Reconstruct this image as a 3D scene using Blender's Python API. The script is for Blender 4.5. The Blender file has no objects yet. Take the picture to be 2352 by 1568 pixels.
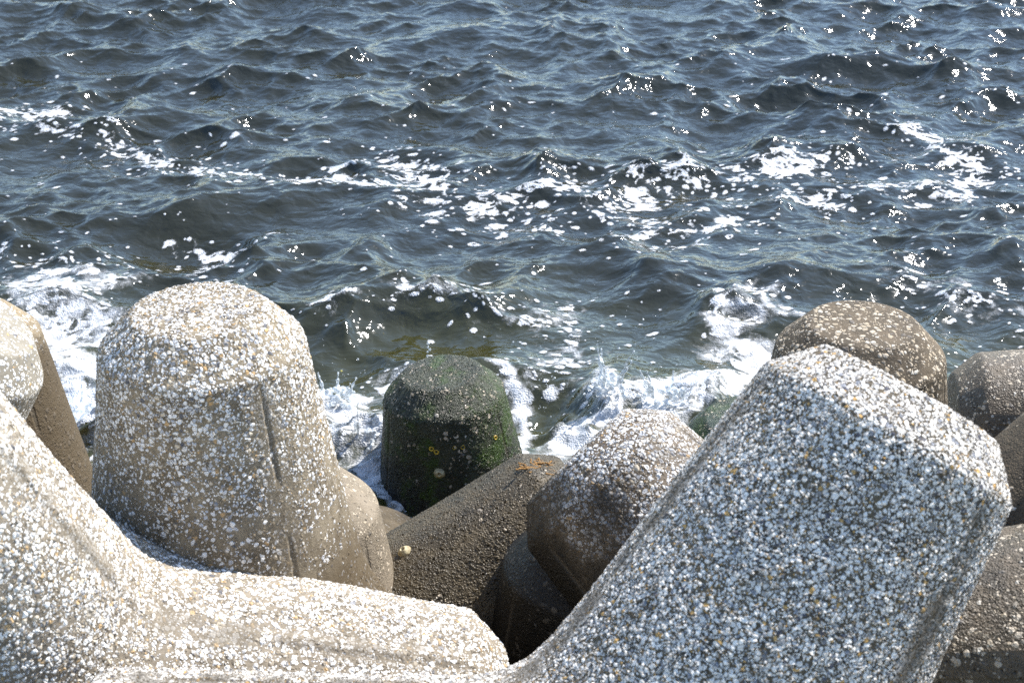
import bpy, math, random
import numpy as np
from mathutils import Vector, Matrix

random.seed(7)
rng = np.random.default_rng(11)
R = math.radians
scene = bpy.context.scene
COL = scene.collection

# ------------------------------------------------------------------ camera
CAM_H, PITCH, LENS = 4.3, 27.0, 50.0
cam_data = bpy.data.cameras.new('camera')
cam = bpy.data.objects.new('camera', cam_data)
COL.objects.link(cam)
cam.location = (0, 0, CAM_H)
cam.rotation_euler = (R(90 - PITCH), 0, 0)
cam_data.lens = LENS
cam_data.sensor_width = 36
cam_data.clip_start = .05
cam_data.clip_end = 3000
cam_data.dof.use_dof = True
cam_data.dof.focus_distance = 6.4
cam_data.dof.aperture_fstop = 4.5
scene.camera = cam

SP, CP = math.sin(R(PITCH)), math.cos(R(PITCH))
AX, AY, AZ = Vector((1, 0, 0)), Vector((0, SP, CP)), Vector((0, CP, -SP))   # right, up, forward
W0, H0 = 2352.0, 1568.0
FPX = LENS / 36 * W0


def ray(px, py):
    v = AX * ((px - W0 / 2) / FPX) + AY * (-(py - H0 / 2) / FPX) + AZ
    return v.normalized()


def at(px, py, dist):
    return Vector((0, 0, CAM_H)) + ray(px, py) * dist


def on_water(px, py, z=0.0):
    r = ray(px, py)
    return Vector((0, 0, CAM_H)) + r * ((z - CAM_H) / r.z)


def img_axis(px, py, deg, facing):
    """world direction that reads as angle deg in the picture at that place; facing > 0 leans to the viewer"""
    r = ray(px, py)
    v = AX * math.cos(R(deg)) + AY * math.sin(R(deg))
    v = (v - r * v.dot(r)).normalized()
    return (v * math.sqrt(1 - facing * facing) - r * facing).normalized()


# ------------------------------------------------------------------ small helpers
def new_mesh(name, verts, faces, smooth=True):
    """verts (n,3) array, faces (m,4) or (m,3) array"""
    me = bpy.data.meshes.new(name)
    verts = np.asarray(verts, dtype=np.float32)
    faces = np.asarray(faces, dtype=np.int32)
    k = faces.shape[1]
    me.vertices.add(len(verts))
    me.vertices.foreach_set('co', verts.ravel())
    me.loops.add(faces.size)
    me.loops.foreach_set('vertex_index', faces.ravel())
    me.polygons.add(len(faces))
    me.polygons.foreach_set('loop_start', np.arange(0, faces.size, k, dtype=np.int32))
    me.update(calc_edges=True)
    if smooth:
        me.polygons.foreach_set('use_smooth', np.ones(len(faces), dtype=bool))
    return me


def attr(me, name, vals):
    a = me.attributes.new(name, 'FLOAT', 'POINT')
    a.data.foreach_set('value', np.asarray(vals, dtype=np.float32))


def link(name, me, mat=None, parent=None, slot=False):
    o = bpy.data.objects.new(name, me)
    COL.objects.link(o)
    if mat is not None:
        if slot:
            if not me.materials:
                me.materials.append(None)
            o.material_slots[0].link = 'OBJECT'
            o.material_slots[0].material = mat
        elif not me.materials:
            me.materials.append(mat)
    if parent is not None:
        o.parent = parent
    return o


def tag(o, label=None, cat=None, group=None, kind=None):
    for k, v in (('label', label), ('category', cat), ('group', group), ('kind', kind)):
        if v:
            o[k] = v
    return o


# ------------------------------------------------------------------ noise in numpy
_PERM = np.random.default_rng(3).permutation(4096).astype(np.int64)


def _h(ix, iy):
    return _PERM[(_PERM[ix & 4095] + iy) & 4095]


def noise2(x, y):
    ix = np.floor(x).astype(np.int64)
    iy = np.floor(y).astype(np.int64)
    fx, fy = x - ix, y - iy
    u = fx * fx * fx * (fx * (fx * 6 - 15) + 10)
    v = fy * fy * fy * (fy * (fy * 6 - 15) + 10)

    def g(jx, jy, dx, dy):
        a = _h(jx, jy) * (2 * math.pi / 4096)
        return np.cos(a) * dx + np.sin(a) * dy
    n00 = g(ix, iy, fx, fy)
    n10 = g(ix + 1, iy, fx - 1, fy)
    n01 = g(ix, iy + 1, fx, fy - 1)
    n11 = g(ix + 1, iy + 1, fx - 1, fy - 1)
    return 1.5 * ((n00 * (1 - u) + n10 * u) * (1 - v) + (n01 * (1 - u) + n11 * u) * v)


def fbm2(x, y, octs=3, gain=.5):
    s, a = 0, 1
    for k in range(octs):
        s = s + a * noise2(x * 2 ** k + 17.3 * k, y * 2 ** k - 9.1 * k)
        a *= gain
    return s


# ------------------------------------------------------------------ the tetrapod leg
LEG, R_TIP, R_DISC, CHAM, TAPER = 1.58, .37, .262, .12, .12
DIRS = [Vector((0, 0, 1))] + [Vector((.942809 * math.cos(a), .942809 * math.sin(a), -1 / 3))
                              for a in (0, 2 * math.pi / 3, 4 * math.pi / 3)]


def cone_r(s):
    return np.minimum(R_TIP + TAPER * (LEG - CHAM - s), .57)


def field(p):
    acc = 0
    k = .04
    for d in DIRS:
        s = p[..., 0] * d.x + p[..., 1] * d.y + p[..., 2] * d.z
        l2 = np.sum(p * p, axis=-1)
        rho = np.sqrt(np.maximum(l2 - s * s, 0))
        f = np.where(s > 0, rho - cone_r(s), np.sqrt(l2) - .57)
        acc = acc + np.exp(-np.clip(f, -1, 3) / k)
    return -k * np.log(acc)


def leg_arrays(nth, nside, ncham, ndisc):
    th = np.arange(nth) * (2 * math.pi / nth)
    delta = (th + math.pi / 3) % (2 * math.pi / 3) - math.pi / 3
    ct, st = np.cos(th), np.sin(th)

    def solve(s):
        lo = np.full_like(s, .2)
        hi = np.full_like(s, 1.6)
        for _ in range(34):
            m = (lo + hi) / 2
            p = np.stack([m * ct[None, :], m * st[None, :], s], -1)
            neg = field(p) < 0
            lo = np.where(neg, m, lo)
            hi = np.where(neg, hi, m)
        return (lo + hi) / 2
    s0 = np.full((1, nth), .3)
    for _ in range(60):
        s0 = .5 * s0 + .5 * (.7071068 * solve(s0) * np.cos(delta)[None, :])
    t = np.linspace(0, 1, nside)[:, None]
    s = s0 + (LEG - CHAM - .014 - s0) * t
    rho = solve(s)
    # chamfered tip with softened edges
    pts = []
    A = (R_TIP + TAPER * .014, LEG - CHAM - .014)
    B = (R_TIP, LEG - CHAM)
    C = (R_DISC, LEG)
    q = .02
    dx, dy = C[0] - B[0], C[1] - B[1]
    L = math.hypot(dx, dy)
    B2 = (B[0] + dx / L * q, B[1] + dy / L * q)
    C1 = (C[0] - dx / L * q * .7, C[1] - dy / L * q * .7)
    C2 = (C[0] - q * .8, C[1])

    def bez(a, b, c, n):
        for i in range(1, n + 1):
            u = i / n
            pts.append(((1 - u) ** 2 * a[0] + 2 * u * (1 - u) * b[0] + u * u * c[0],
                        (1 - u) ** 2 * a[1] + 2 * u * (1 - u) * b[1] + u * u * c[1]))
    bez(A, B, B2, ncham)
    for i in range(1, ncham + 1):
        u = i / ncham
        pts.append((B2[0] + (C1[0] - B2[0]) * u, B2[1] + (C1[1] - B2[1]) * u))
    bez(C1, C, C2, ncham)
    for i in range(1, ndisc):
        u = 1 - i / ndisc
        pts.append((C2[0] * u, C2[1] + .006 * (1 - u * u)))
    pr = np.array([p[0] for p in pts])[:, None] * np.ones((1, nth))
    ps = np.array([p[1] for p in pts])[:, None] * np.ones((1, nth))
    rho = np.vstack([rho, pr])
    s = np.vstack([s, ps])
    V = np.stack([rho * ct[None, :], rho * st[None, :], s], -1).reshape(-1, 3)
    rows = rho.shape[0]
    i = np.arange(rows - 1)[:, None] * nth
    j = np.arange(nth)[None, :]
    j2 = (j + 1) % nth
    F = np.stack([i + j, i + j2, i + nth + j2, i + nth + j], -1).reshape(-1, 4)
    # tip centre: close with degenerate-free fan of quads onto one vertex ring
    seam = (rho * np.abs(delta)[None, :]).ravel()
    along = s.ravel()
    return V, F, seam, along, rows, nth


def leg_meshes(nm, nth, nside, ncham, ndisc):
    V, F, seam, along, rows, n = leg_arrays(nth, nside, ncham, ndisc)
    top = len(V)
    V = np.vstack([V, [[0, 0, LEG + .006]]])
    seam = np.append(seam, .5)
    along = np.append(along, LEG)
    last = (rows - 1) * n
    j = np.arange(n)
    T = np.stack([last + j, last + (j + 1) % n, np.full(n, top), np.full(n, top)], -1)
    out = []
    for k, d in enumerate(DIRS):
        if k == 0:
            M = Matrix.Identity(3)
        else:
            # rotation carrying leg 0 on leg k and the other legs onto each other: half turn about their bisector
            h = (DIRS[0] + d).normalized()
            M = Matrix.Rotation(math.pi, 3, h)
        Vk = V @ np.array(M).T
        # quads + triangles
        me = bpy.data.meshes.new('leg')
        nq, nt = len(F), n
        me.vertices.add(len(Vk))
        me.vertices.foreach_set('co', Vk.astype(np.float32).ravel())
        li = np.concatenate([F.ravel(), T[:, :3].ravel()]).astype(np.int32)
        me.loops.add(len(li))
        me.loops.foreach_set('vertex_index', li)
        me.polygons.add(nq + nt)
        me.polygons.foreach_set('loop_start', np.concatenate([np.arange(nq) * 4, nq * 4 + np.arange(nt) * 3]).astype(np.int32))
        me.update(calc_edges=True)
        me.polygons.foreach_set('use_smooth', np.ones(nq + nt, dtype=bool))
        attr(me, 'seam', seam)
        attr(me, 'along', along)
        out.append(me)
    return out


LOD_NEAR = leg_meshes('near', 360, 190, 7, 36)[:2]
LOD_FAR = leg_meshes('far', 180, 90, 4, 14)
# an older mould with slimmer tips and a stronger taper
R_TIP, R_DISC, CHAM, TAPER = .345, .225, .125, .162
SLIM_NEAR = leg_meshes('slim', 360, 190, 7, 36)[:1]
SLIM_FAR = leg_meshes('slim', 180, 90, 4, 14)


def tetrapod(label, px, py, dist, axis, hint, mat, near=(), slim=False, size=1.0):
    """axis: direction of the leg whose tip centre shows at px, py; hint: where its next leg should point"""
    a = Vector(axis).normalized()
    tip = at(px, py, dist)
    c = tip - a * LEG * size
    w = Vector(hint)
    x = (w - a * w.dot(a)).normalized()
    y = a.cross(x)
    M = Matrix((x, y, a)).transposed().to_4x4()
    root = bpy.data.objects.new('tetrapod', None)
    COL.objects.link(root)
    root.empty_display_size = .3
    root.matrix_world = Matrix.Translation(c) @ M @ Matrix.Scale(size, 4)
    tag(root, label, 'tetrapod', 'concrete tetrapods of the breakwater')
    for k in range(4):
        link('leg', (SLIM_NEAR if slim else LOD_NEAR)[k] if k in near else (SLIM_FAR if slim else LOD_FAR)[k], mat, root, slot=True)
    return root
UP = Vector((0, 0, 1))
AWAY = Vector((0, 1, 0))


def place_tetrapods(M):
    T = {}
    # the big pale one at the lower left: one leg to the right, one up past the camera
    a0 = img_axis(1134, 1648, -2.9, -.218)
    r0 = ray(1134, 1648)
    u0 = img_axis(1134, 1648, 87.1, 0)
    b0 = u0 * math.cos(R(62.7)) - r0 * math.sin(R(62.7))
    T[0] = tetrapod('largest pale pebbly tetrapod filling the lower left corner, one leg lying to the right',
                    1134, 1648, 5.26, a0, b0, M['pale'], (0, 1))
    T[1] = tetrapod('upright white pebbled tetrapod leg standing left of the mossy green one, darker below its rim',
                    456, 713, 4.97, UP, Vector((.29, .957, 0)), M['upright'], (0,), True)
    a2 = img_axis(2085, 906, 58.9, -.065)
    r2 = ray(2085, 906)
    h2 = img_axis(2085, 906, 148.9, 0) * math.cos(R(23.2)) - r2 * math.sin(R(23.2))
    T[2] = tetrapod('nearest tetrapod with white and blue-grey pebbles in dark mortar leaning right',
                    2085, 906, 4.037, a2, h2, M['blue_grey'], (0, 1))
    a3 = img_axis(1325, 1050, 134, 0)
    T[3] = tetrapod('wet tetrapod leg with white pebbles on top and a dark brown blunt end',
                    1325, 1050, 5.5, a3, Vector((0, -1, -.6)), M['half_white'], (0,))
    a4 = img_axis(1362, 1160, 38, 0)
    T[4] = tetrapod('brown porous slanting tetrapod leg below the mossy green one', 1362, 1160, 6.3, a4, -UP, M['porous'], (0,))
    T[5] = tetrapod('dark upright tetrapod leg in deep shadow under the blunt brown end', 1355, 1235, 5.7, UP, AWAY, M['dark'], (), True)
    T[6] = tetrapod('mossy green tetrapod leg standing alone in the surf', 1014, 859, 7.72, UP + AX * -.08, AWAY, M['mossy'], (0,), True, .92)
    T[7] = tetrapod('brown tetrapod leg with beige pebbles showing behind the nearest one', 1983, 742, 6.0, UP, AWAY, M['brown'], (), True)
    T[8] = tetrapod('smooth grey brown tetrapod leg peeping out right of the upright white pebbled one', 668, 1112, 5.8, UP, AWAY, M['smooth'], (), True)
    a9 = img_axis(2180, 975, 177, .15)
    T[9] = tetrapod('dark brown tetrapod leg lying flat at the water with its shaded end facing left', 2180, 975, 7.5, a9, -UP, M['brown_plain'])
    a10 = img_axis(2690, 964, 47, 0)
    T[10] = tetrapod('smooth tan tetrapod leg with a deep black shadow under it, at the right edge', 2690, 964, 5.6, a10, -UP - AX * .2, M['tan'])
    a11 = img_axis(1950, 1490, 182, 0)
    T[11] = tetrapod('rough dark brown tetrapod in the lower right corner below the black shadow', 1950, 1525, 4.9, a11, -UP, M['rough'])
    T[12] = tetrapod('brown tetrapod leg with a beige top at the left edge beside the white water', -95, 722, 7.0, UP, AWAY, M['beige_top'], (), True)
    a13 = img_axis(-68, 717, 58, .4)
    T[13] = tetrapod('light grey tetrapod leg tip cut off by the left edge', -68, 717, 5.8, a13, -UP, M['light_grey'])
    T[14] = tetrapod('small dark green weedy tetrapod tip between white foam and the nearest tetrapod', 1735, 962, 7.6, UP, AWAY, M['green_dark'])
    return T
# ------------------------------------------------------------------ node helpers
class NT:
    def __init__(self, mat):
        self.t = mat.node_tree
        self.n = self.t.nodes
        self.l = self.t.links

    def new(self, kind, **kw):
        nd = self.n.new(kind)
        for k, v in kw.items():
            setattr(nd, k, v)
        return nd

    def put(self, sock, v):
        if hasattr(v, 'is_output') or hasattr(v, 'links'):
            self.l.new(v, sock)
        elif isinstance(v, (tuple, list)) and len(v) == 3 and sock.type == 'RGBA':
            sock.default_value = (*v, 1)
        else:
            sock.default_value = v

    def math(self, op, a, b=None, c=None, clamp=False):
        nd = self.new('ShaderNodeMath', operation=op, use_clamp=clamp)
        for i, v in enumerate((a, b, c)):
            if v is not None:
                self.put(nd.inputs[i], v)
        return nd.outputs[0]

    def vmath(self, op, a, b=None, scale=None):
        nd = self.new('ShaderNodeVectorMath', operation=op)
        self.put(nd.inputs[0], a)
        if b is not None:
            self.put(nd.inputs[1], b)
        if scale is not None:
            self.put(nd.inputs['Scale'], scale)
        return nd.outputs[0]

    def step(self, v, lo, hi, a=0.0, b=1.0):
        nd = self.new('ShaderNodeMapRange', interpolation_type='SMOOTHSTEP')
        for i, x in enumerate((v, lo, hi, a, b)):
            self.put(nd.inputs[i], x)
        return nd.outputs[0]

    def mix(self, f, a, b, blend='MIX'):
        nd = self.new('ShaderNodeMix', data_type='RGBA', blend_type=blend)
        self.put(nd.inputs[0], f)
        self.put(nd.inputs[6], a)
        self.put(nd.inputs[7], b)
        return nd.outputs[2]

    def noise(self, vec, scale, detail=3.0, rough=.5, out=0):
        nd = self.new('ShaderNodeTexNoise')
        self.put(nd.inputs['Vector'], vec)
        nd.inputs['Scale'].default_value = scale
        nd.inputs['Detail'].default_value = detail
        nd.inputs['Roughness'].default_value = rough
        return nd.outputs[out]

    def voro(self, vec, scale, feature='F1', rnd=1.0):
        nd = self.new('ShaderNodeTexVoronoi', feature=feature)
        self.put(nd.inputs['Vector'], vec)
        nd.inputs['Scale'].default_value = scale
        nd.inputs['Randomness'].default_value = rnd
        return nd

    def ramp(self, fac, stops, interp='LINEAR'):
        nd = self.new('ShaderNodeValToRGB')
        cr = nd.color_ramp
        cr.interpolation = interp
        while len(cr.elements) < len(stops):
            cr.elements.new(.5)
        for e, (p, c) in zip(cr.elements, stops):
            e.position = p
            e.color = (*c, 1)
        self.put(nd.inputs[0], fac)
        return nd.outputs[0]

    def sep(self, v):
        nd = self.new('ShaderNodeSeparateXYZ')
        self.put(nd.inputs[0], v)
        return nd.outputs


def material(name):
    m = bpy.data.materials.new(name)
    m.use_nodes = True
    m.node_tree.nodes.clear()
    return m, NT(m)


WHITE_MIX = [(0, (.82, .80, .76)), (.42, (.72, .71, .69)), (.62, (.50, .51, .53)), (.76, (.60, .52, .40)),
             (.84, (.46, .30, .14)), (.90, (.27, .27, .28)), (.96, (.10, .10, .11))]
PALE_MIX = [(0, (.86, .85, .82)), (.5, (.76, .75, .72)), (.68, (.58, .57, .56)), (.80, (.62, .54, .42)),
            (.88, (.48, .33, .17)), (.93, (.30, .30, .31)), (.97, (.13, .13, .14))]
BLUE_MIX = [(0, (.90, .85, .78)), (.50, (.70, .66, .61)), (.68, (.36, .345, .33)), (.77, (.76, .70, .62)),
            (.86, (.55, .33, .11)), (.91, (.22, .23, .26)), (.97, (.08, .08, .10))]
BEIGE_MIX = [(0, (.47, .39, .29)), (.4, (.36, .29, .20)), (.65, (.25, .21, .16)), (.82, (.52, .47, .39)), (.92, (.12, .10, .08))]


def concrete(name, cov=.8, size=36., pebbles=WHITE_MIX, mortar=((.34, .29, .22), (.22, .19, .14)), small=.5,
             patch=.25, peb_h=.005, rough=.8, grain=.0015, wet=0.0, pores=0.0,
             brown=None, black=None, moss=0.0, wash=None, true_disp=False, streaks=0.0, seam_w=1.0, seam_dark=.5, seam_h=-.006, rim_green=0.0, fade=None, stretch=1.0):
    m, t = material(name)
    co = t.new('ShaderNodeTexCoord').outputs['Object']
    pos = t.new('ShaderNodeNewGeometry').outputs['Position']
    wz = t.sep(pos)[2]
    warp = t.vmath('SCALE', t.vmath('SUBTRACT', t.noise(co, 26, 2, out=1), (.5, .5, .5)), scale=.022)
    p = t.vmath('ADD', co, warp)
    if stretch != 1.0:
        p = t.vmath('MULTIPLY', p, (1, 1 / stretch, 1))
    big = t.noise(co, 2.3, 4, .55)
    mid = t.noise(co, 9, 3, .6)
    fine = t.noise(co, 150, 3, .65)
    # pebbles of two sizes
    v1 = t.voro(p, size)
    e1 = t.voro(p, size, 'DISTANCE_TO_EDGE').outputs['Distance']
    r1 = t.sep(v1.outputs['Color'])
    covn = t.math('ADD', cov, t.math('MULTIPLY', t.math('SUBTRACT', mid, .5), patch * 4))
    covn = t.math('ADD', covn, t.math('MULTIPLY', t.math('SUBTRACT', big, .5), patch * 3))
    if fade:      # fewer stones show lower down
        covn = t.math('SUBTRACT', covn, t.math('MULTIPLY', t.step(wz, fade[0], fade[1], 1.0, 0.0), fade[2]))
    on1 = t.math('LESS_THAN', r1[0], covn)
    rad1 = t.math('ADD', .34, t.math('MULTIPLY', r1[2], .34))
    in1 = t.math('MINIMUM', t.math('SUBTRACT', e1, .03), t.math('MULTIPLY', t.math('SUBTRACT', rad1, v1.outputs['Distance']), .7))
    k1 = t.math('MULTIPLY', t.step(in1, 0, .07), on1)
    v2 = t.voro(p, size * 2.3)
    e2 = t.voro(p, size * 2.3, 'DISTANCE_TO_EDGE').outputs['Distance']
    r2 = t.sep(v2.outputs['Color'])
    on2 = t.math('LESS_THAN', r2[1], t.math('MULTIPLY', covn, small))
    in2 = t.math('MINIMUM', t.math('SUBTRACT', e2, .05), t.math('MULTIPLY', t.math('SUBTRACT', .52, v2.outputs['Distance']), .7))
    k2 = t.math('MULTIPLY', t.math('MULTIPLY', t.step(in2, 0, .1), on2), t.math('SUBTRACT', 1, k1))
    # mould seam: a broken low ridge with plain mortar beside it
    at_ = t.new('ShaderNodeAttribute', attribute_name='seam').outputs['Fac']
    al_ = t.new('ShaderNodeAttribute', attribute_name='along').outputs['Fac']
    sd = t.math('ADD', at_, t.math('MULTIPLY', t.math('SUBTRACT', mid, .5), .02))
    on_side = t.step(al_, LEG - .22, LEG - .12, 1.0, 0.0)
    gate = t.math('MULTIPLY', on_side, t.step(t.noise(co, 3.1, 2), .40, .52))
    groove = t.math('MULTIPLY', t.step(sd, .004, .016 * seam_w, 1.0, 0.0), gate)
    band = t.math('MULTIPLY', t.step(sd, .03, .075, .85, 0.0), on_side)
    clear = t.math('SUBTRACT', 1, t.math('MULTIPLY', band, t.step(mid, .38, .55)))
    k1 = t.math('MULTIPLY', k1, clear)
    k2 = t.math('MULTIPLY', k2, t.math('ADD', .3, t.math('MULTIPLY', clear, .7)))
    # colours
    c1 = t.ramp(r1[1], pebbles, 'CONSTANT')
    c2 = t.ramp(r2[2], pebbles, 'CONSTANT')
    c1 = t.mix(t.math('MULTIPLY', fine, .35), c1, t.mix(.5, c1, (.3, .28, .25)))
    mort = t.mix(t.step(t.math('ADD', t.math('MULTIPLY', mid, .6), t.math('MULTIPLY', fine, .5)), .4, .72), mortar[0], mortar[1])
    col = t.mix(k2, mort, c2)
    col = t.mix(k1, col, c1)
    if wash:      # thin cement wash left over the stones in drifting patches
        wf = t.step(t.noise(co, 4.2, 4, .6), wash[1], wash[1] + .16, 0.0, .8)
        col = t.mix(wf, col, wash[0])
        k1 = t.math('MULTIPLY', k1, t.math('SUBTRACT', 1, t.math('MULTIPLY', wf, .6)))
    if streaks:
        sc = t.vmath('MULTIPLY', pos, (14, 14, 1.6))
        sf = t.math('MULTIPLY', t.step(t.noise(sc, 1.0, 4, .6), .5, .72), streaks)
        col = t.mix(sf, col, (.10, .075, .045))
    rgh = rough
    wet_f = wet
    jit = t.math('MULTIPLY', t.math('SUBTRACT', t.noise(pos, 3.2, 4, .65), .5), .9)
    if brown:     # tide stain, brown growth up to a height
        bf = t.step(t.math('ADD', wz, jit), brown[0] - .25, brown[0] + .18, brown[1], 0.0)
        col = t.mix(bf, col, t.mix(fine, t.mix(.25, (.060, .042, .023), col, 'MULTIPLY'), (.105, .076, .042)))
    if black:     # wet black film; on some legs it carries shade painted into the colour
        kf = t.step(t.math('ADD', wz, jit), black[0] - .3, black[0] + .2, black[1], 0.0)
        col = t.mix(kf, col, t.mix(fine, (.004, .0038, .003), (.016, .0135, .009)))
    if moss:
        mf = t.step(t.math('ADD', t.noise(pos, 5.5, 5, .7), t.math('MULTIPLY', fine, .25)), .66 - moss * .3, .80 - moss * .2)
        if rim_green:
            nx = t.sep(t.new('ShaderNodeNewGeometry').outputs['True Normal'])
            side = t.math('MULTIPLY', t.step(nx[0], .35, .85), t.step(t.math('ADD', t.noise(pos, 14, 4, .7), t.math('MULTIPLY', fine, .4)), .62, .78))
            mf = t.math('MAXIMUM', mf, t.math('MULTIPLY', side, rim_green))
        green = t.mix(t.noise(pos, 30, 3), (.010, .018, .006), (.060, .105, .012))
        col = t.mix(t.math('MULTIPLY', mf, .9), col, green)
    col = t.mix(t.math('MULTIPLY', groove, seam_dark), col, (.08, .065, .045))
    # relief
    dome1 = t.math('MULTIPLY', k1, t.math('ADD', .45, t.math('MULTIPLY', t.step(in1, 0, .3), .55)))
    dome2 = t.math('MULTIPLY', t.math('MULTIPLY', k2, t.step(in2, 0, .25)), .45)
    h = t.math('MULTIPLY', t.math('ADD', dome1, dome2), peb_h)
    h = t.math('ADD', h, t.math('MULTIPLY', fine, grain))
    h = t.math('ADD', h, t.math('MULTIPLY', t.noise(co, 38, 3, .6), grain * 1.6))
    h = t.math('ADD', h, t.math('MULTIPLY', big, .02))
    h = t.math('ADD', h, t.math('MULTIPLY', groove, seam_h))
    if pores:
        vp = t.voro(p, 60)
        hole = t.math('MULTIPLY', t.step(vp.outputs['Distance'], .10, .34, 1.0, 0.0),
                      t.math('LESS_THAN', t.sep(vp.outputs['Color'])[0], .35))
        h = t.math('SUBTRACT', h, t.math('MULTIPLY', hole, pores))
        gr = t.voro(p, 105)
        h = t.math('ADD', h, t.math('MULTIPLY', t.step(gr.outputs['Distance'], 0, .6, 1.0, 0.0), pores * .55))
        col = t.mix(t.math('MULTIPLY', hole, .8), col, (.012, .010, .007))
    bs = t.new('ShaderNodeBsdfPrincipled')
    t.put(bs.inputs['Base Color'], col)
    t.put(bs.inputs['Roughness'], t.math('SUBTRACT', rgh, t.math('MULTIPLY', mid, wet_f)))
    bs.inputs['Specular IOR Level'].default_value = .16 + wet * .3
    out = t.new('ShaderNodeOutputMaterial')
    t.l.new(bs.outputs[0], out.inputs['Surface'])
    dn = t.new('ShaderNodeDisplacement')
    dn.inputs['Midlevel'].default_value = .008
    dn.inputs['Scale'].default_value = 1
    t.put(dn.inputs['Height'], h)
    t.l.new(dn.outputs[0], out.inputs['Displacement'])
    m.displacement_method = 'BOTH' if true_disp else 'BUMP'
    return m


def build_concretes():
    M = {}
    M['pale'] = concrete('pale_exposed_aggregate', cov=.92, size=57, mortar=((.26, .22, .168), (.155, .13, .096)), small=.6,
                         patch=.17, peb_h=.006, wash=((.42, .38, .31), .63), true_disp=True, seam_w=2.0, seam_dark=.15, seam_h=.007, pebbles=PALE_MIX)
    M['upright'] = concrete('weathered_exposed_aggregate', cov=.9, size=60, mortar=((.26, .215, .15), (.13, .105, .072)), small=.6,
                            patch=.26, peb_h=.005, wash=((.42, .36, .27), .64), brown=(1.36, .8), black=(.50, .9), fade=(1.2, 2.0, .78), streaks=.45, true_disp=True, seam_w=1.0)
    M['blue_grey'] = concrete('blue_grey_exposed_aggregate', cov=1.0, size=76, pebbles=BLUE_MIX, mortar=((.125, .10, .066), (.045, .038, .028)),
                              small=.95, patch=.22, peb_h=.0045, true_disp=True, seam_w=1.2, streaks=.30)
    M['half_white'] = concrete('wet_dark_concrete_with_white_pebbles', cov=1.1, size=54, mortar=((.17, .13, .09), (.08, .062, .042)), small=.6,
                               patch=.16, peb_h=.005, brown=(1.53, .97), black=(1.40, .96), wet=.3, rough=.7, true_disp=True)  # brown stain, with black over it painting in the shaded underside
    M['porous'] = concrete('porous_brown_wet_concrete', cov=-.05, size=44, pebbles=BEIGE_MIX, mortar=((.098, .075, .043), (.040, .031, .018)),
                           small=1.2, patch=.2, peb_h=.003, rough=.62, wet=.45, grain=.004, pores=.008, black=(.05, .6), true_disp=True)
    M['dark'] = concrete('wet_brown_concrete_painted_shade', cov=.10, size=36, pebbles=BEIGE_MIX, mortar=((.026, .020, .014), (.011, .009, .006)),
                         small=.8, peb_h=.003, rough=.65, wet=.4, grain=.003, pores=.004, black=(1.30, .85))  # mortar and film blackened to paint in the deep shadow around this leg
    M['mossy'] = concrete('black_mossy_concrete', cov=.1, size=40, pebbles=BEIGE_MIX, mortar=((.060, .062, .040), (.022, .024, .015)),
                          small=.6, peb_h=.004, rough=.5, wet=.35, grain=.007, pores=.007, black=(.26, .93), moss=.14, rim_green=.9, true_disp=True)
    M['brown'] = concrete('brown_concrete_with_beige_pebbles', cov=.55, size=44, pebbles=BEIGE_MIX, mortar=((.135, .102, .066), (.06, .048, .033)),
                          small=.6, peb_h=.005, rough=.75, black=(.45, .7), grain=.003)
    M['smooth'] = concrete('smooth_grey_brown_concrete', cov=.22, size=52, pebbles=BEIGE_MIX, mortar=((.25, .205, .15), (.17, .14, .10)),
                           small=.8, peb_h=.003, rough=.7, grain=.003, pores=.002, streaks=.45, black=(.15, .5))
    M['brown_plain'] = concrete('plain_brown_concrete', cov=.22, size=44, pebbles=BEIGE_MIX, mortar=((.14, .108, .072), (.07, .055, .038)),
                                small=.7, peb_h=.003, rough=.6, wet=.35, grain=.003, pores=.004, black=(.25, .75))
    M['tan'] = concrete('smooth_tan_concrete_painted_shade', cov=.05, size=40, pebbles=BEIGE_MIX, mortar=((.13, .098, .062), (.07, .054, .036)),
                        small=.5, peb_h=.003, rough=.7, grain=.003, pores=.003, black=(1.50, .85))  # dark mortar and black lower part paint the cast shadow into the colour
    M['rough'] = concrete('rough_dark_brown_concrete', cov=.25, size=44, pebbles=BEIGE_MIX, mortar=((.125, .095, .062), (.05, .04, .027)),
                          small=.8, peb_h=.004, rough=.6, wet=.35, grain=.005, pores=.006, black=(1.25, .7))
    M['beige_top'] = concrete('brown_concrete_with_beige_cap', cov=.35, size=34, pebbles=WHITE_MIX, mortar=((.30, .235, .15), (.21, .16, .095)),
                              small=.7, peb_h=.005, brown=(1.40, .97), grain=.003, pores=.003, wet=.2, rough=.75)
    M['light_grey'] = concrete('light_grey_smooth_concrete', cov=.5, size=48, mortar=((.25, .225, .18), (.19, .168, .132)),
                               small=.8, patch=.4, peb_h=.004, grain=.001, wash=((.27, .245, .198), .52))
    M['green_dark'] = concrete('dark_green_weedy_concrete', cov=.05, size=40, pebbles=BEIGE_MIX, mortar=((.022, .035, .016), (.010, .014, .008)),
                               small=.4, peb_h=.003, rough=.45, wet=.3, grain=.006, pores=.005, moss=.25)
    return M
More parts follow.
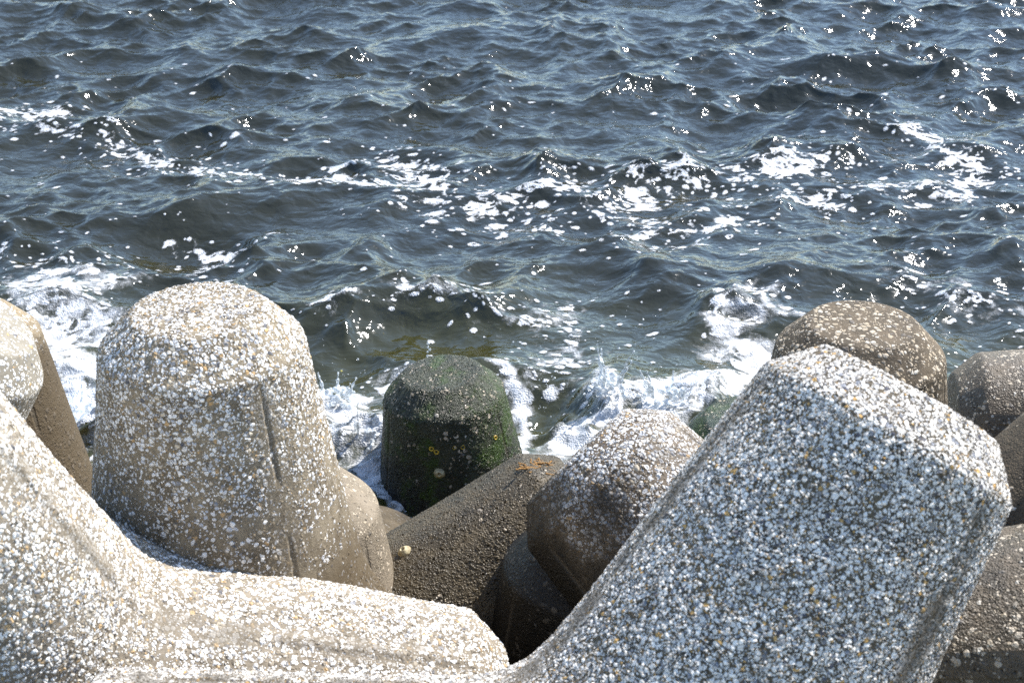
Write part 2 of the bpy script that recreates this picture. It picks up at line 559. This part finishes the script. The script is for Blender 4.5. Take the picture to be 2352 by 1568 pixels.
# ------------------------------------------------------------------ the sea
W_RNG = np.random.default_rng(21)
N_W = 260
lam = np.exp(W_RNG.uniform(math.log(.085), math.log(2.8), N_W))
main = R(-72)                                   # travel direction of the chop, towards the shore and a little to the right
ang = main + np.where(W_RNG.random(N_W) < .12, R(58), 0) + W_RNG.normal(0, 1, N_W) * R(38) * np.clip((3.4 / lam) ** .16, 1, 1.7)
kk = 2 * math.pi / lam
slope = .325 * math.sqrt(2 / N_W) * (.58 + .78 * np.exp(-(np.log(lam / .65) / 1.0) ** 2))
amp = slope / kk
pha = W_RNG.uniform(0, 2 * math.pi, N_W)
kx, ky = np.cos(ang) * kk, np.sin(ang) * kk
CHOP = .95


def sstep(x, a, b):
    u = np.clip((x - a) / (b - a), 0, 1)
    return u * u * (3 - 2 * u)


# rings where the sea breaks over the concrete: x, y, radius, height
SURGE = [(*on_water(px, py)[:2], r, h) for px, py, r, h in (
    (780, 950, .28, .12), (850, 1045, .26, .14), (905, 1020, .16, .12), (930, 1140, .20, .10), (175, 930, .40, .16), (180, 1040, .3, .16),
    (1390, 915, .20, .14), (1330, 990, .22, .10), (1560, 940, .30, .11), (1660, 890, .22, .08), (1250, 950, .30, -.14),
    (1040, 1150, .3, -.12), (1700, 720, .3, .10))]


def waves(x, y, fade=None):
    x = x.astype(np.float32)
    y = y.astype(np.float32)
    dx = np.zeros_like(x)
    dy = np.zeros_like(x)
    dz = np.zeros_like(x)
    grp = 1 + .45 * noise2(x * .23 + 5, y * .31 - 2).astype(np.float32)
    grp2 = 1 + .85 * noise2(x * .8 - 3, y * .9 + 8).astype(np.float32)
    for i in range(N_W):
        f = grp if lam[i] > .7 else grp2
        if fade is not None:
            f = f * np.clip((lam[i] / fade - 2.2) / 2.0, 0, 1)
        ph = np.float32(kx[i]) * x + np.float32(ky[i]) * y + np.float32(pha[i])
        c = np.cos(ph) * f * np.float32(amp[i])
        s = np.sin(ph) * f * np.float32(amp[i] * CHOP / kk[i])
        dz += c
        dx -= s * np.float32(kx[i])
        dy -= s * np.float32(ky[i])
    for sx, sy, sr, sh in SURGE:
        d2 = ((x - sx) ** 2 + (y - sy) ** 2) / (sr * sr)
        m = d2 < 9
        if m.any():
            e = np.exp(-d2[m])
            rg = 1 - np.abs(fbm2(x[m] * 3.6 + sx * 7, y[m] * 3.6, 2))
            dz[m] += (sh * e * (.25 + .75 * rg)).astype(np.float32)
    return x + dx, y + dy, dz


# foam drifts as strokes: points on the photograph's plan of the water, half width (m), strength
STROKES = [
    ([(0, 262), (70, 258), (140, 252)], .30, .95),
    ([(0, 300), (130, 310), (260, 335), (400, 372)], .30, .72),
    ([(300, 345), (380, 375)], .22, .9),
    ([(420, 385), (560, 405), (690, 412)], .22, .75),
    ([(680, 418), (760, 405), (860, 418), (960, 432)], .26, 1.0),
    ([(880, 365), (950, 380), (1000, 430), (960, 470)], .28, .80),
    ([(960, 455), (1080, 480), (1200, 490)], .34, .70),
    ([(1100, 470), (1220, 440), (1330, 430)], .26, .92),
    ([(1150, 500), (1280, 505)], .22, .85),
    ([(1400, 470), (1500, 430), (1580, 410), (1640, 425)], .30, .98),
    ([(1440, 480), (1480, 530), (1560, 540), (1680, 500)], .32, .85),
    ([(1620, 425), (1760, 400), (1850, 385), (1960, 380)], .26, .92),
    ([(1790, 450), (1850, 440), (1930, 460)], .24, .80),
    ([(2090, 300), (2160, 340), (2240, 385), (2190, 435), (2120, 430)], .26, .95),
    ([(1960, 430), (2060, 425)], .2, .7),
    ([(2250, 380), (2352, 400)], .3, .6),
    ([(430, 545), (480, 560), (470, 625)], .22, .72),
    ([(0, 590), (150, 600), (280, 590)], .24, .62),
    ([(30, 640), (130, 630), (270, 640)], .16, 1.0),
    ([(70, 660), (160, 690), (250, 660)], .20, 1.0),
    ([(110, 700), (180, 740), (230, 720)], .26, 1.05),
    ([(90, 760), (170, 790), (220, 770)], .26, 1.1),
    ([(130, 850), (170, 870), (215, 860)], .26, 1.25),
    ([(150, 920), (190, 960), (200, 1030)], .30, 1.45),
    ([(700, 745), (770, 715), (830, 705)], .07, .9),
    ([(960, 700), (1060, 700), (1150, 720)], .2, .6),
    ([(1190, 740), (1260, 715), (1300, 700)], .16, .75),
    ([(1300, 720), (1320, 760), (1290, 800)], .16, .62),
    ([(1660, 690), (1690, 730), (1660, 760)], .14, .95),
    ([(1700, 680), (1750, 690), (1740, 740), (1680, 770)], .16, .95),
    ([(1660, 760), (1720, 790), (1770, 825)], .13, 1.3),
    ([(1640, 790), (1700, 800)], .12, .8),
    ([(1780, 715), (1830, 725)], .12, .85),
    ([(2090, 640), (2240, 700), (2330, 740)], .3, .55),
    ([(1330, 800), (1300, 840), (1240, 850)], .14, .8),
    ([(740, 930), (790, 950), (830, 990)], .20, 1.35),
    ([(760, 1010), (830, 1020), (900, 1040)], .20, 1.10),
    ([(830, 900), (870, 880), (890, 860)], .14, .8),
    ([(800, 1060), (880, 1100), (930, 1160)], .16, 1.05),
    ([(900, 1130), (960, 1160), (1000, 1165)], .16, 1.2),
    ([(1150, 840), (1175, 890), (1190, 940), (1200, 1010)], .06, 1.25),
    ([(1200, 1010), (1175, 1050), (1130, 1085)], .07, 1.3),
    ([(1320, 960), (1350, 990), (1300, 1030)], .17, 1.15),
    ([(1380, 900), (1400, 930), (1350, 960)], .15, 1.1),
    ([(1480, 930), (1550, 900), (1640, 885), (1720, 880)], .17, 1.15),
    ([(1510, 960), (1570, 940), (1600, 920)], .18, 1.3),
    ([(1540, 1000), (1570, 980), (1590, 960)], .16, 1.2),
]


def stroke_density(x, y):
    dens = np.zeros_like(x)
    milk = np.zeros_like(x)
    for pts, w, s in STROKES:
        q = [on_water(px, py) for px, py in pts]
        best = np.full_like(x, 9e9)
        x0, x1 = min(v.x for v in q) - 3 * w, max(v.x for v in q) + 3 * w
        y0, y1 = min(v.y for v in q) - 3 * w, max(v.y for v in q) + 3 * w
        m = (x > x0) & (x < x1) & (y > y0) & (y < y1)
        if not m.any():
            continue
        xm, ym = x[m], y[m]
        b = np.full_like(xm, 9e9)
        for a, c in zip(q[:-1], q[1:]):
            ex, ey = c.x - a.x, c.y - a.y
            u = np.clip(((xm - a.x) * ex + (ym - a.y) * ey) / (ex * ex + ey * ey + 1e-9), 0, 1)
            b = np.minimum(b, (xm - a.x - u * ex) ** 2 + (ym - a.y - u * ey) ** 2)
        dens[m] = np.maximum(dens[m], s * np.exp(-b / (w * w)))
        if min(p[1] for p in pts) > 620:
            milk[m] = np.maximum(milk[m], min(s, 1.3) * np.exp(-b / (w * w * 1.9)))
    return dens, milk


def build_water(M_water, M_foam):
    def axis(lo, hi, step, far, grow=1.22):
        core = np.arange(lo, hi + step / 2, step)
        out, s = [], step
        v = hi
        while v < far:
            s *= grow
            v += s
            out.append(v)
        pre, s, v = [], step, lo
        while v > -far:
            s *= grow
            v -= s
            pre.append(v)
        return np.concatenate([pre[::-1], core, out]), None
    gx, _ = axis(-6.6, 7.0, .0185, 900)
    gy, _ = axis(4.2, 19.0, .0185, 900)
    gy = gy[gy > -40]
    X, Y = np.meshgrid(gx, gy)
    sx = np.gradient(gx)[None, :] * np.ones_like(X)
    sy = np.gradient(gy)[:, None] * np.ones_like(X)
    fade = np.maximum(sx, sy) / 1.0
    fade = np.where(fade < .022, .022, fade)
    fl = fade.ravel()
    wx, wy, wz = waves(X.ravel(), Y.ravel(), fl.astype(np.float32))
    nx, ny = len(gx), len(gy)
    i = np.arange(ny - 1)[:, None] * nx
    j = np.arange(nx - 1)[None, :]
    F = np.stack([i + j, i + j + 1, i + nx + j + 1, i + nx + j], -1).reshape(-1, 4)
    me = new_mesh('water', np.stack([wx, wy, wz], -1), F)
    tag(link('water', me, M_water), kind='structure')

    # foam: bubbles and torn rafts lying on the surface
    st = .0105
    fx = np.arange(-5.6, 6.4, st)
    fy = np.arange(5.0, 15.2, st)
    FX, FY = np.meshgrid(fx, fy)
    x, y = FX.ravel(), FY.ravel()
    dens, milk = stroke_density(x + .10 * fbm2(x * 2.1, y * 2.1, 2), y + .16 * fbm2(x * 2.3 + 7, y * 2.3, 2))
    act = dens > .1
    f = np.full(x.shape, -1.0)
    xa, ya, da = x[act], y[act], dens[act]
    da = da * np.clip(.95 + .42 * fbm2(xa * 1.9 + 40, ya * 2.6, 2), .35, 1.2)
    qx = xa + .05 * fbm2(xa * 7, ya * 7, 2)
    qy = ya + .05 * fbm2(xa * 7 + 9, ya * 7 - 4, 2)
    blob = fbm2(qx * 6.0, qy * 9.0, 3)
    l1 = 1 - np.abs(fbm2(qx * 3.6 + 31, qy * 5.6, 2)) * 3.4
    l2 = 1 - np.abs(fbm2(qx * 8.3 - 11, qy * 12.0 + 4, 2)) * 3.2
    lace = np.maximum(np.maximum(l1, -.6), np.maximum(l2, -.6) * .85)
    f[act] = da * 1.12 + .42 * blob + .50 * lace - 1.23
    f = f.reshape(FX.shape)
    # separate bubble rafts
    dn = dens.reshape(FX.shape)
    r = np.random.default_rng(5)
    n = 0
    ny_, nx_ = FX.shape
    while n < 3400:
        px, py = r.uniform(fx[0], fx[-1]), r.uniform(fy[0], fy[-1])
        ii, jj = int((py - fy[0]) / st), int((px - fx[0]) / st)
        d = dn[ii, jj]
        if r.random() > .045 + 1.0 * d:
            continue
        n += 1
        rad = float(np.clip(np.exp(r.normal(math.log(.0095), .5)), .007, .05)) * (1 + .55 * d)
        asp = r.uniform(1.0, 2.0)
        th = r.normal(.15, .5)
        w = int(rad * asp / st * 1.6) + 2
        i0, i1, j0, j1 = max(ii - w, 0), min(ii + w, ny_), max(jj - w, 0), min(jj + w, nx_)
        dx, dy = FX[i0:i1, j0:j1] - px, FY[i0:i1, j0:j1] - py
        u = (dx * math.cos(th) + dy * math.sin(th)) / (rad * asp)
        v = (-dx * math.sin(th) + dy * math.cos(th)) / rad
        rr = np.sqrt(u * u + v * v)
        val = .5 * (1 - rr)
        if rad > .022 and r.random() < .2:
            val = np.minimum(val, .9 * (rr - .28))
        f[i0:i1, j0:j1] = np.maximum(f[i0:i1, j0:j1], val)
    fl2 = f.ravel()
    near = fl2 > -.35
    fl2[near] += .13 * fbm2(x[near] * 26, y[near] * 30, 2) + .05
    f = fl2.reshape(FX.shape)
    MK = milk.reshape(FX.shape)
    keep_v = (f > -.09) | (MK > .10)
    cell = keep_v[:-1, :-1] | keep_v[1:, :-1] | keep_v[:-1, 1:] | keep_v[1:, 1:]
    ci, cj = np.nonzero(cell)
    a = ci * nx_ + cj
    Fq = np.stack([a, a + 1, a + nx_ + 1, a + nx_], -1)
    used, inv = np.unique(Fq.ravel(), return_inverse=True)
    ux, uy = x[used], y[used]
    px, py, pz = waves(ux, uy, np.full(ux.shape, .022, dtype=np.float32))
    fv = f.ravel()[used]
    me = new_mesh('foam', np.stack([px, py, pz + .004 + .010 * np.clip(fv, 0, .8)], -1), inv.reshape(-1, 4))
    attr(me, 'foam', fv)
    attr(me, 'milk', milk[used])
    tag(link('foam', me, M_foam), 'white foam and bubble rafts drifting on the olive water', 'foam', kind='stuff')


def water_material():
    m, t = material('sea_water')
    pos = t.new('ShaderNodeNewGeometry').outputs['Position']
    p1 = t.vmath('MULTIPLY', pos, (1, 1.35, 1))
    wv = t.vmath('ADD', p1, t.vmath('SCALE', t.noise(pos, 3.5, 2, out=1), scale=.25))
    h = t.math('ADD', t.math('MULTIPLY', t.noise(wv, 8, 2, .5), .018), t.math('MULTIPLY', t.noise(wv, 30, 2, .5), .0016))
    b = t.new('ShaderNodeBump')
    b.inputs['Strength'].default_value = 1
    b.inputs['Distance'].default_value = 1
    t.put(b.inputs['Height'], h)
    nrm = b.outputs[0]
    murk = t.mix(t.step(t.math('ADD', t.sep(pos)[1], t.math('MULTIPLY', t.noise(pos, .6, 3), 4)), 8.6, 12.0), (.062, .060, .014), t.mix(t.noise(pos, .5, 3), (.018, .0175, .006), (.034, .031, .009)))
    df = t.new('ShaderNodeBsdfDiffuse')
    t.put(df.inputs['Color'], murk)
    t.put(df.inputs['Normal'], nrm)
    tr = t.new('ShaderNodeBsdfTransparent')
    tr.inputs['Color'].default_value = (.62, .60, .30, 1)
    mx = t.new('ShaderNodeMixShader')
    mx.inputs[0].default_value = .30
    t.l.new(df.outputs[0], mx.inputs[1])
    t.l.new(tr.outputs[0], mx.inputs[2])
    gl = t.new('ShaderNodeBsdfGlossy')
    gl.inputs['Roughness'].default_value = .06
    t.put(gl.inputs['Normal'], nrm)
    fr = t.new('ShaderNodeFresnel')
    fr.inputs['IOR'].default_value = 1.72
    t.put(fr.inputs['Normal'], nrm)
    m2 = t.new('ShaderNodeMixShader')
    t.l.new(fr.outputs[0], m2.inputs[0])
    t.l.new(mx.outputs[0], m2.inputs[1])
    t.l.new(gl.outputs[0], m2.inputs[2])
    out = t.new('ShaderNodeOutputMaterial')
    t.l.new(m2.outputs[0], out.inputs['Surface'])
    return m


def foam_material():
    m, t = material('sea_foam')
    pos = t.new('ShaderNodeNewGeometry').outputs['Position']
    f = t.new('ShaderNodeAttribute', attribute_name='foam').outputs['Fac']
    n1 = t.noise(pos, 55, 3, .6)
    v = t.voro(pos, 90).outputs['Distance']
    e = t.math('ADD', f, t.math('MULTIPLY', t.math('SUBTRACT', n1, .5), .16))
    hole = t.math('MULTIPLY', t.step(v, .18, .42, 1, 0), t.step(f, .05, .5, .16, .05))
    e = t.math('SUBTRACT', e, hole)
    al = t.step(e, .0, .10)
    mk = t.new('ShaderNodeAttribute', attribute_name='milk').outputs['Fac']
    p2 = t.vmath('ADD', pos, t.vmath('SCALE', t.noise(pos, 4.5, 3, out=1), scale=.22))
    swirl = t.noise(p2, 8, 5, .68)
    soft = t.math('MULTIPLY', t.step(t.math('ADD', t.math('MULTIPLY', mk, .62), t.math('MULTIPLY', t.math('SUBTRACT', swirl, .5), 1.9)), .32, 1.10), .85)
    veil = t.math('MULTIPLY', t.step(f, -.09, .05, 0.0, .14), t.step(n1, .42, .62))
    body = t.step(t.math('ADD', f, t.math('MULTIPLY', t.math('SUBTRACT', t.noise(pos, 16, 4, .65), .5), 1.1)), -.15, .45, .30, .95)
    al = t.math('MAXIMUM', t.math('MAXIMUM', veil, soft), t.math('MULTIPLY', al, body))
    bs = t.new('ShaderNodeBsdfPrincipled')
    bs.inputs['Base Color'].default_value = (.66, .67, .68, 1)
    bs.inputs['Roughness'].default_value = .5
    bs.inputs['Subsurface Weight'].default_value = 0
    t.put(bs.inputs['Alpha'], al)
    b = t.new('ShaderNodeBump')
    b.inputs['Distance'].default_value = .012
    b.inputs['Strength'].default_value = .8
    t.put(b.inputs['Height'], t.math('ADD', t.noise(pos, 40, 3), t.math('MULTIPLY', v, .6)))
    t.l.new(b.outputs[0], bs.inputs['Normal'])
    out = t.new('ShaderNodeOutputMaterial')
    t.l.new(bs.outputs[0], out.inputs['Surface'])
    return m

# ------------------------------------------------------------------ splashes, shells, weed, seabed
def blobs_mesh(parts, vox=.007, smooth=4):
    """fuse many small balls (x, y, z, r) into one wet body of water"""
    import bmesh
    bm = bmesh.new()
    for x, y, z, r in parts:
        bmesh.ops.create_icosphere(bm, subdivisions=2, radius=r, matrix=Matrix.Translation((x, y, z)))
    me = bpy.data.meshes.new('water_splash')
    bm.to_mesh(me)
    bm.free()
    return me


def splash(base, spread, height, fingers, lean, seed, label, mat):
    r = random.Random(seed)
    B = []
    for _ in range(46):
        a, q = r.uniform(0, 6.283), r.random() ** .6
        x, y = spread[0] * q * math.cos(a), spread[1] * q * math.sin(a)
        z = height * .45 * (1 - q * q) * r.uniform(.3, 1)
        B.append((x, y, z, r.uniform(.007, .024)))
    for _ in range(fingers):
        a = r.uniform(0, 6.283)
        x, y, z = spread[0] * .6 * math.cos(a), spread[1] * .6 * math.sin(a), height * .25
        vx, vy, vz = math.cos(a) * .5 + lean[0], math.sin(a) * .4 + lean[1], r.uniform(.9, 1.5)
        L, n = height * r.uniform(.5, 1.05), 22
        for i in range(n):
            u = i / (n - 1)
            px, py = x + vx * L * u * .6, y + vy * L * u * .6
            pz = z + vz * L * (u - .32 * u * u)
            rad = .013 * (1 - .62 * u) * (1 + .35 * math.sin(u * 14 + a))
            B.append((px, py, pz, max(rad, .0045)))
        B.append((px, py, pz + .008, .0085))
        for q in range(r.randint(1, 4)):
            B.append((px + r.gauss(0, .02) + vx * .02 * q, py + r.gauss(0, .02), pz + .02 + r.uniform(0, .05), r.uniform(.003, .0065)))
    me = blobs_mesh([(base.x + x, base.y + y, base.z + z, q) for x, y, z, q in B])
    o = link('water_splash', me, mat)
    rm = o.modifiers.new('fuse', 'REMESH')
    rm.mode = 'VOXEL'
    rm.voxel_size = .006
    rm.use_smooth_shade = True
    sm = o.modifiers.new('smooth', 'SMOOTH')
    sm.factor = .5
    sm.iterations = 3
    tag(o, label, 'splash', 'splashes against the breakwater')
    return o


def splash_material():
    m, t = material('white_water')
    pos = t.new('ShaderNodeNewGeometry').outputs['Position']
    bs = t.new('ShaderNodeBsdfPrincipled')
    t.put(bs.inputs['Base Color'], t.mix(t.noise(pos, 28, 3), (.62, .68, .70), (.88, .90, .91)))
    bs.inputs['Roughness'].default_value = .12
    t.put(bs.inputs['Alpha'], t.step(t.noise(pos, 34, 4, .6), .36, .60, .12, .88))
    b = t.new('ShaderNodeBump')
    b.inputs['Distance'].default_value = .01
    t.put(b.inputs['Height'], t.noise(pos, 60, 3))
    t.l.new(b.outputs[0], bs.inputs['Normal'])
    out = t.new('ShaderNodeOutputMaterial')
    t.l.new(bs.outputs[0], out.inputs['Surface'])
    return m


def plain(name, col, rough=.6, col2=None, scale=40, bump=.003):
    m, t = material(name)
    co = t.new('ShaderNodeTexCoord').outputs['Object']
    n = t.noise(co, scale, 4, .65)
    bs = t.new('ShaderNodeBsdfPrincipled')
    t.put(bs.inputs['Base Color'], t.mix(t.step(n, .35, .65), col, col2 or tuple(c * .5 for c in col)))
    bs.inputs['Roughness'].default_value = rough
    b = t.new('ShaderNodeBump')
    b.inputs['Distance'].default_value = bump
    t.put(b.inputs['Height'], n)
    t.l.new(b.outputs[0], bs.inputs['Normal'])
    out = t.new('ShaderNodeOutputMaterial')
    t.l.new(bs.outputs[0], out.inputs['Surface'])
    return m


def hit(px, py):
    dg = bpy.context.evaluated_depsgraph_get()
    ok, loc, nor, idx, ob, _ = scene.ray_cast(dg, Vector((0, 0, CAM_H)), ray(px, py))
    return (loc, nor, ob) if ok else (on_water(px, py), Vector((0, 0, 1)), None)


def shell_mesh(r0, r1, h, name):
    """low hollow cone with a thick rim"""
    prof = [(r0, 0), (r0 * 1.04, h * .25), (r1 * 1.15, h * .9), (r1, h), (r1 * .8, h * .95), (r1 * .55, h * .5), (.0005, h * .4)]
    n = 18
    V = [(p * math.cos(6.2832 * k / n) * (1 + .05 * math.sin(3 * k)), p * math.sin(6.2832 * k / n), z) for p, z in prof for k in range(n)]
    F = [(i * n + k, i * n + (k + 1) % n, (i + 1) * n + (k + 1) % n, (i + 1) * n + k) for i in range(len(prof) - 1) for k in range(n)]
    return new_mesh(name, V, F)


def build_extras():
    # seabed far below, rising towards the shore under the blocks
    gx = np.linspace(-60, 60, 90)
    gy = np.linspace(-6, 120, 90)
    X, Y = np.meshgrid(gx, gy)
    Z = np.where(Y < 7, -1.9 + np.clip((7 - Y) * .32, 0, 3.2), -1.9 - (Y - 7) * .03) + .12 * fbm2(X * .8, Y * .8, 3)
    i = np.arange(89)[:, None] * 90
    j = np.arange(89)[None, :]
    F = np.stack([i + j, i + j + 1, i + 90 + j + 1, i + 90 + j], -1).reshape(-1, 4)
    me = new_mesh('seabed', np.stack([X, Y, Z], -1).reshape(-1, 3), F)
    tag(link('seabed', me, plain('seabed_rubble', (.035, .034, .018), .9, (.018, .018, .010), 2.0, .05)), kind='structure')

    # weedy rock showing through the water
    import bmesh
    bm = bmesh.new()
    bmesh.ops.create_icosphere(bm, subdivisions=5, radius=1)
    me = bpy.data.meshes.new('weedy_rock')
    bm.to_mesh(me)
    bm.free()
    n = len(me.vertices)
    co = np.empty(n * 3, np.float32)
    me.vertices.foreach_get('co', co)
    co = co.reshape(-1, 3)
    d = 1 + .16 * fbm2(co[:, 0] * 2.3 + co[:, 2], co[:, 1] * 2.3 - co[:, 2], 3) + .05 * fbm2(co[:, 0] * 11 + co[:, 2] * 5, co[:, 1] * 11, 2)
    co = co * d[:, None] * np.array([.42, .40, .9], np.float32)
    me.vertices.foreach_set('co', co.ravel())
    me.polygons.foreach_set('use_smooth', np.ones(len(me.polygons), dtype=bool))
    o = link('rock', me, plain('yellow_green_weed', (.42, .34, .05), .8, (.10, .17, .03), 9, .03))
    p = on_water(745, 822)
    o.location = (p.x, p.y, -1.13)
    tag(o, 'underwater rock with yellow green weed beside the upright white pebbled leg', 'rock')

    wm = splash_material()
    q = on_water(1395, 935)
    splash(Vector((q.x, q.y, .10)), (.13, .09), .30, 7, (.1, 0), 4, 'splash leaping above the blunt wet brown tetrapod end', wm)
    q = on_water(880, 1045)
    splash(Vector((q.x, q.y, .10)), (.26, .12), .20, 5, (.5, 0), 9, 'splash tongue against the foot of the mossy green tetrapod', wm)
    q = on_water(775, 950)
    splash(Vector((q.x, q.y, .10)), (.14, .12), .16, 4, (.1, 0), 15, 'white splash beside the right flank of the upright white pebbled leg', wm)
    q = on_water(1530, 945)
    splash(Vector((q.x, q.y, .08)), (.20, .10), .18, 6, (-.1, 0), 21, 'splash left of the small dark green weedy tip', wm)
    q = on_water(182, 1000)
    splash(Vector((q.x, q.y, .12)), (.13, .15), .18, 4, (0, 0), 31, 'splash in the gap between the beige topped leg and the upright pebbled leg', wm)

    # drops in the air
    r = random.Random(2)
    bm = bmesh.new()
    def drop(p, rad):
        bmesh.ops.create_icosphere(bm, subdivisions=1, radius=rad, matrix=Matrix.Translation(p))
    for px, py, n, sx, sy, sz in ((1390, 920, 70, .30, .2, .30), (870, 1030, 60, .30, .2, .22), (1560, 930, 60, .4, .2, .18),
                                  (780, 950, 40, .2, .2, .2), (185, 960, 60, .25, .4, .25), (1230, 900, 50, .25, .3, .1), (1330, 980, 50, .2, .2, .2)):
        q = on_water(px, py)
        for _ in range(n):
            drop((q.x + r.gauss(0, sx), q.y + r.gauss(0, sy), .03 + abs(r.gauss(0, sz))), min(.011, .0028 * math.exp(r.gauss(0, .5))))
    for py, rad in ((788, .011), (803, .009), (808, .008), (817, .010), (797, .007)):
        drop(at(985 + r.uniform(-3, 3), py, 8.4), rad)
    me = bpy.data.meshes.new('spray')
    bm.to_mesh(me)
    bm.free()
    tag(link('spray', me, wm), 'scattered drops of spray flying above the white water', 'spray', kind='stuff')

    # shells on the blocks
    bpy.context.view_layer.update()
    ym = plain('yellow_shell', (.62, .43, .03), .45, (.34, .20, .02), 60)
    gm = plain('pale_shell', (.45, .38, .22), .6, (.25, .19, .10), 60)
    src = shell_mesh(.015, .010, .012, 'limpet')
    for px, py in ((992, 1029), (1043, 1026), (1062, 1025), (1135, 1004), (1003, 1036)):
        loc, nor, ob = hit(px, py)
        o = link('limpet', src, ym)
        o.matrix_world = Matrix.Translation(loc + nor * .001) @ nor.to_track_quat('Z', 'Y').to_matrix().to_4x4() @ Matrix.Scale(r.uniform(.75, 1.15), 4)
        tag(o, 'yellow ringed limpet on the dark face of the mossy green tetrapod leg', 'limpet', 'limpets on the mossy tetrapod')
    for px, py, lab in ((930, 1268, 'pale yellow limpet alone on the brown porous slanting leg'), (1010, 1085, 'pale grey limpet low on the mossy green tetrapod leg')):
        loc, nor, ob = hit(px, py)
        o = link('limpet', shell_mesh(.030, .012, .024, 'limpet'), gm)
        o.matrix_world = Matrix.Translation(loc + nor * .001) @ nor.to_track_quat('Z', 'Y').to_matrix().to_4x4()
        tag(o, lab, 'limpet')
    # dried weed caught on the tip of the slanting leg
    bm = bmesh.new()
    loc, nor, ob = hit(1240, 1075)
    tx = nor.orthogonal().normalized()
    ty = nor.cross(tx)
    for k in range(16):
        a = r.uniform(0, 6.28)
        c = loc + tx * r.gauss(0, .02) + ty * r.gauss(0, .02) + nor * .005
        for s in range(12):
            a += r.gauss(0, .45)
            c = c + (tx * math.cos(a) + ty * math.sin(a)) * .007 + nor * r.gauss(0, .0012)
            bmesh.ops.create_icosphere(bm, subdivisions=1, radius=r.uniform(.0035, .006), matrix=Matrix.Translation(c))
    me = bpy.data.meshes.new('seaweed')
    bm.to_mesh(me)
    bm.free()
    tag(link('seaweed', me, plain('dried_weed', (.36, .19, .05), .8, (.22, .12, .04))), 'tangle of dried orange seaweed on the tip of the brown porous leg', 'seaweed')
# ------------------------------------------------------------------ light
SUN_AZ, SUN_EL = 49.0, 47.0
sd_ = Vector((math.sin(R(SUN_AZ)) * math.cos(R(SUN_EL)), math.cos(R(SUN_AZ)) * math.cos(R(SUN_EL)), math.sin(R(SUN_EL))))
sun_d = bpy.data.lights.new('sun', 'SUN')
sun_d.energy = 5.0
sun_d.angle = R(.5)
sun_d.color = (1, .965, .91)
sun = bpy.data.objects.new('sun', sun_d)
sun.rotation_euler = sd_.to_track_quat('Z', 'Y').to_euler()
COL.objects.link(sun)
world = bpy.data.worlds.new('World')
scene.world = world
world.use_nodes = True
wn = world.node_tree
sky = wn.nodes.new('ShaderNodeTexSky')
sky.sky_type = 'NISHITA'
sky.sun_disc = False
sky.sun_elevation = R(SUN_EL)
sky.sun_rotation = R(SUN_AZ)
sky.air_density = 1.0
sky.dust_density = .05
sky.ozone_density = 1.3
wn.links.new(sky.outputs[0], wn.nodes['Background'].inputs[0])
wn.nodes['Background'].inputs[1].default_value = .148
scene.view_settings.view_transform = 'Standard'
scene.view_settings.look = 'None'
scene.view_settings.exposure = 1.02
scene.view_settings.gamma = 1
scene.cycles.transparent_max_bounces = 12
scene.cycles.max_bounces = 6
scene.cycles.use_denoising = False

# ------------------------------------------------------------------ build
place_tetrapods(build_concretes())
build_water(water_material(), foam_material())
build_extras()
